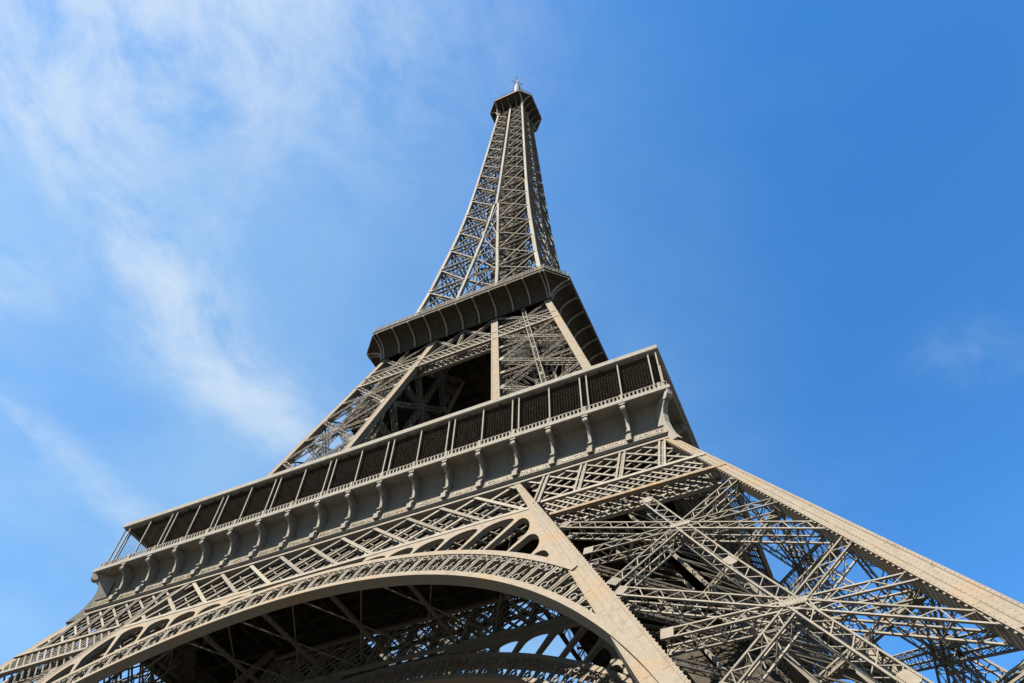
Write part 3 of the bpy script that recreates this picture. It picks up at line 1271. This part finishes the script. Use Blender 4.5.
for (xa, ya), (xb, yb) in segs:
    L = sqrt((xb - xa) ** 2 + (yb - ya) ** 2)
    nn = nrm((yb - ya, -(xb - xa), 0))
    for z in (116.45, 117.0, 117.7):
        fn.bar((xa, ya, z), (xb, yb, z), nn, .08, .08)
    k = int(L / .42)
    for i in range(k + 1):
        p = lerp((xa, ya, 116.4), (xb, yb, 116.4), i / k)
        big = i % 6 == 0
        fn.bar(p, (p[0], p[1], 117.7 if not big else 117.9), nn, .05 if not big else .12, .05 if not big else .12)
        if i < k:
            q = lerp((xa, ya, 116.4), (xb, yb, 116.4), (i + 1) / k)
            fn.bar((p[0], p[1], 117.0), (q[0], q[1], 117.7), nn, .03, .03)
            fn.bar((q[0], q[1], 117.02), (p[0], p[1], 117.68), nn, .03, .028)
part('mesh_fence', fn, IRON_PALE, skirt)
four(skirt)

# ------------------------------------------------------------------ upper shaft
NODES3 = [120.4, 129.8, 139, 149.7, 160, 170.5, 181, 191, 201, 210, 218.2, 226.2, 233.9, 241.2, 248.3, 255.1, 261.6, 268]
sm = MB()
zs = [116.0] + NODES3 + [275.6]
for za, zb in zip(zs, zs[1:]):
    RWa = .80 if za < 190 else .66
    h = RWa / 2
    nn = (0, -1, (w3(za) - w3(zb)) / (zb - za))
    ov = (zb - za) * .002
    sm.bar((w3(zb) - h, -w3(zb) + h, zb + ov), (w3(za) - h, -w3(za) + h, za), nn, RWa, RWa)
    if za < 178:
        for s in (-1, 1):
            e = .33 if za < 160 else .26
            sm.bar((s * (i3(zb) + .28), -w3(zb) + .25, zb), (s * (i3(za) + .28), -w3(za) + .25, za), nn, e * 2, .5)
    else:
        sm.bar((0, -w3(zb) + .25, zb), (0, -w3(za) + .25, za), nn, .66, .5)
shaft = part('shaft_face', sm, IRON_PALE, tower)
for za, zb in zip(NODES3, NODES3[1:]):
    m = MB()
    nn = (0, -1, (w3(za) - w3(zb)) / (zb - za))
    big = za < 200
    wd = .34 if big else .30
    for s in (-1, 1):
        for o, kk in ((.12, 1.0), (1.05, .42)):
            ia, ib = max(i3(za) + .5, .3), max(i3(zb) + .5, .3)
            A, B = (s * ia, -w3(za) + o, za), (s * (w3(za) - .5), -w3(za) + o, za)
            C, D = (s * ib, -w3(zb) + o, zb), (s * (w3(zb) - .5), -w3(zb) + o, zb)
            m.bar(C, B, nn, wd * kk * .6, .24)
            m.bar(off(D, nn, -.1), off(A, nn, -.1), nn, wd * kk, .28)
            m.bar(off(C, nn, .05), off(D, nn, .05), nn, wd * kk * .6, .44)
        # gussets at the rafter
        m.bar((s * (w3(zb) - 1.0), -w3(zb) + .06, zb), (s * (w3(zb) - .3), -w3(zb) + .06, zb), nn, .7, .05)
    if za < 178:                          # bracing in the V between the two inner rafters
        ia, ib = i3(za), i3(zb)
        if ia > .8:
            m.bar((-ia, -w3(za) + .3, za), (ib, -w3(zb) + .3, zb), nn, .26, .16)
            m.bar((ia, -w3(za) + .5, za), (-ib, -w3(zb) + .5, zb), nn, .26, .16)
            m.bar((-ib, -w3(zb) + .14, zb), (ib, -w3(zb) + .14, zb), nn, .26, .14)
    part('shaft_brace', m, IRON, shaft)
# floors of ties across the shaft at every node
for z in NODES3:
    fl = MB()
    h = w3(z) - .6
    fl.bar((-h, -h, z - .2), (0, 0, z - .2), (0, 0, 1), .3, .3)
    fl.bar((h, -h, z - .23), (0, 0, z - .23), (0, 0, 1), .3, .3)
    fl.bar((0, -h, z - .26), (0, 0, z - .26), (0, 0, 1), .25, .3)
    for t_ in (.35, .7):
        fl.bar((-h * t_, -h * t_, z - .3), (h * t_, -h * t_, z - .3), (0, 0, 1), .22, .25)
    part('tie_beam', fl, IRON, shaft)
# lift guides inside the shaft, behind solid dark screens added to darken it
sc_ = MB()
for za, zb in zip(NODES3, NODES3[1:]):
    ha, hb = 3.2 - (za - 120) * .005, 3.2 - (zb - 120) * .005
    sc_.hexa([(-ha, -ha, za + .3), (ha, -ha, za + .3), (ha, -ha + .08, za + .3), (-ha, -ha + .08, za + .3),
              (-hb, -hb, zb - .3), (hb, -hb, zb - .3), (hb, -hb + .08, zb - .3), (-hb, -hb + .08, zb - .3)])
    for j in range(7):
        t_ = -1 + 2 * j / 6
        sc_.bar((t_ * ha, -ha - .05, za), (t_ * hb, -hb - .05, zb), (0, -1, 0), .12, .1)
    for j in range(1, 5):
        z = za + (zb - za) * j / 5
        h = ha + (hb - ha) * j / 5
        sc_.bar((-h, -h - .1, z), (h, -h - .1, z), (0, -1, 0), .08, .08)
part('lift_shade_screen', sc_, CABIN, shaft)
lg = MB()
for x in (-1.2, 1.2):
    lg.bar((x, -1.6, 116), (x, -1.6, 274), (0, -1, 0), .35, .35)
for j in range(52):
    z = 117 + 3 * j
    lg.bar((-1.2, -1.6, z), (1.2, -1.6, z), (0, 0, 1), .2, .2)
    lg.bar((-1.2, -1.6, z), (1.2, -1.62, z + 3), (0, -1, 0), .14, .14)
    lg.bar((1.2, -1.64, z), (-1.2, -1.66, z + 3), (0, -1, 0), .14, .14)
part('lift_track', lg, IRON, shaft)
four(shaft)

# ------------------------------------------------------------------ summit
W3G, C3 = 8.33, 4.84
su = MB()


def octa(h, c, z):
    return [(-c, -h, z), (c, -h, z), (h, -c, z), (h, c, z), (c, h, z), (-c, h, z), (-h, c, z), (-h, -c, z)]


su.loop_sheet([octa(5.0, 4.9, 274.6), octa(7.6, 4.8, 275.4), octa(8.2, C3, 275.65), octa(8.2, C3, 276.0)])
su.loop_sheet([octa(7.2, 4.2, 276.0), octa(7.0, 4.1, 279.0)])
su.loop_sheet([octa(7.6, 4.5, 279.0), octa(7.6, 4.5, 279.4), octa(5.2, 3.1, 280.2)])
su.loop_sheet([octa(5.2, 3.1, 280.2), octa(5.0, 3.0, 283.5), octa(3.0, 1.8, 285.5), octa(2.2, 1.3, 290.0), octa(1.6, .9, 291.5)])
summit = part('summit_cabin', su, IRON_DARK, tower)
sf = MB()
o8, o9 = octa(8.33, C3, 275.55), octa(8.33, C3, 276.35)
for i in range(8):
    j = (i + 1) % 8
    e = nrm(V(o8[i], o8[j]))
    nn = nrm((e[1], -e[0], 0))
    a, b = lerp(o8[i], o9[i], .5), lerp(o8[j], o9[j], .5)
    sf.bar(off(a, e, .04), off(b, e, -.04), nn, .8, .16)
part('cornice', sf, IRON_PALE, summit)
sr = MB()
p8 = octa(8.2, C3, 276.3)
for i in range(8):
    a, b = p8[i], p8[(i + 1) % 8]
    L = ln(V(a, b))
    nn = nrm((b[1] - a[1], -(b[0] - a[0]), 0))
    for h in (.6, 1.2, 2.4):
        sr.bar(off(a, (0, 0, 1), h), off(b, (0, 0, 1), h), nn, .07, .07)
    k = max(3, int(L / .5))
    for t_ in range(k):
        p = lerp(a, b, t_ / k)
        sr.bar(p, off(p, (0, 0, 1), 2.4), nn, .07, .07)
part('railing', sr, IRON_DARK, summit)
for sx, sy in ((1, -1), (1, 1), (-1, 1), (-1, -1)):
    m = MB()
    for tgt in ((C3, 8.25), (8.25, C3)):
        prev = None
        for k in range(9):
            t_ = k / 8
            r = 1 - cos(t_ * pi / 2)
            x0, y0 = 4.9, 4.9
            p = (sx * (x0 + (tgt[0] - x0) * r), sy * (y0 + (tgt[1] - y0) * r), 268.2 + 7.4 * sin(t_ * pi / 2))
            if prev:
                m.bar(prev, p, (sx, sy, -1), .42, .42)
            prev = p
    part('bracket', m, IRON_PALE, summit)
for k in range(4):
    m = MB()
    for x in (-2.6, 0, 2.6):
        prev = None
        for q in range(7):
            t_ = q / 6
            r = 1 - cos(t_ * pi / 2)
            p = (x, -(4.95 + 3.1 * r), 270.6 + 4.9 * sin(t_ * pi / 2))
            if prev:
                m.bar(prev, p, (1, 0, 0), .3, .22)
            prev = p
    o = part('bracket', m, IRON, summit)
    o.rotation_euler = (0, 0, k * pi / 2)
mm = MB()
mm.cyl((0, 0, 291), (0, 0, 300), 1.1, 1.0, 12)
mm.cyl((0, 0, 300), (0, 0, 313), 1.15, 1.1, 12)
mm.cyl((0, 0, 313), (0, 0, 319), .5, .45, 10)
mm.cyl((0, 0, 319), (0, 0, 321.5), .14, .1, 8)
for a in range(3):
    d = (cos(a * 2.1 + .7), sin(a * 2.1 + .7), 0)
    mm.bar(off((0, 0, 319.3), d, -2.6), off((0, 0, 319.3), d, 2.6), (0, 0, 1), .22, .2)
mast = part('antenna_mast', mm, MAST, tower)
an = MB()
for z in (293, 296, 302, 305, 308, 311, 315, 318):
    for a in range(4):
        d = (cos(a * pi / 2 + .4), sin(a * pi / 2 + .4), 0)
        r = 1.0 if z < 313 else .5
        an.bar(off((0, 0, z), d, r), off((0, 0, z), d, r + 1.2), (0, 0, 1), .12, .12)
        an.bar(off((0, 0, z - .9), d, r + 1.2), off((0, 0, z + .9), d, r + 1.2), d, .5, .12)
part('aerial', an, MAST, mast)
wh = MB()
for a in range(14):
    ang = a * 2 * pi / 14
    p = (5.2 * cos(ang), 5.2 * sin(ang), 280.0)
    wh.cyl(p, (p[0], p[1], 284.5 + 1.5 * (a % 3)), .07, .05, 6)
for a in range(5):
    ang = a * 2 * pi / 5 + .3
    p = (6.6 * cos(ang), 6.6 * sin(ang), 279.4)
    wh.cyl(p, (p[0], p[1], 281.2), .35, .35, 10)
part('aerial', wh, MAST, mast)
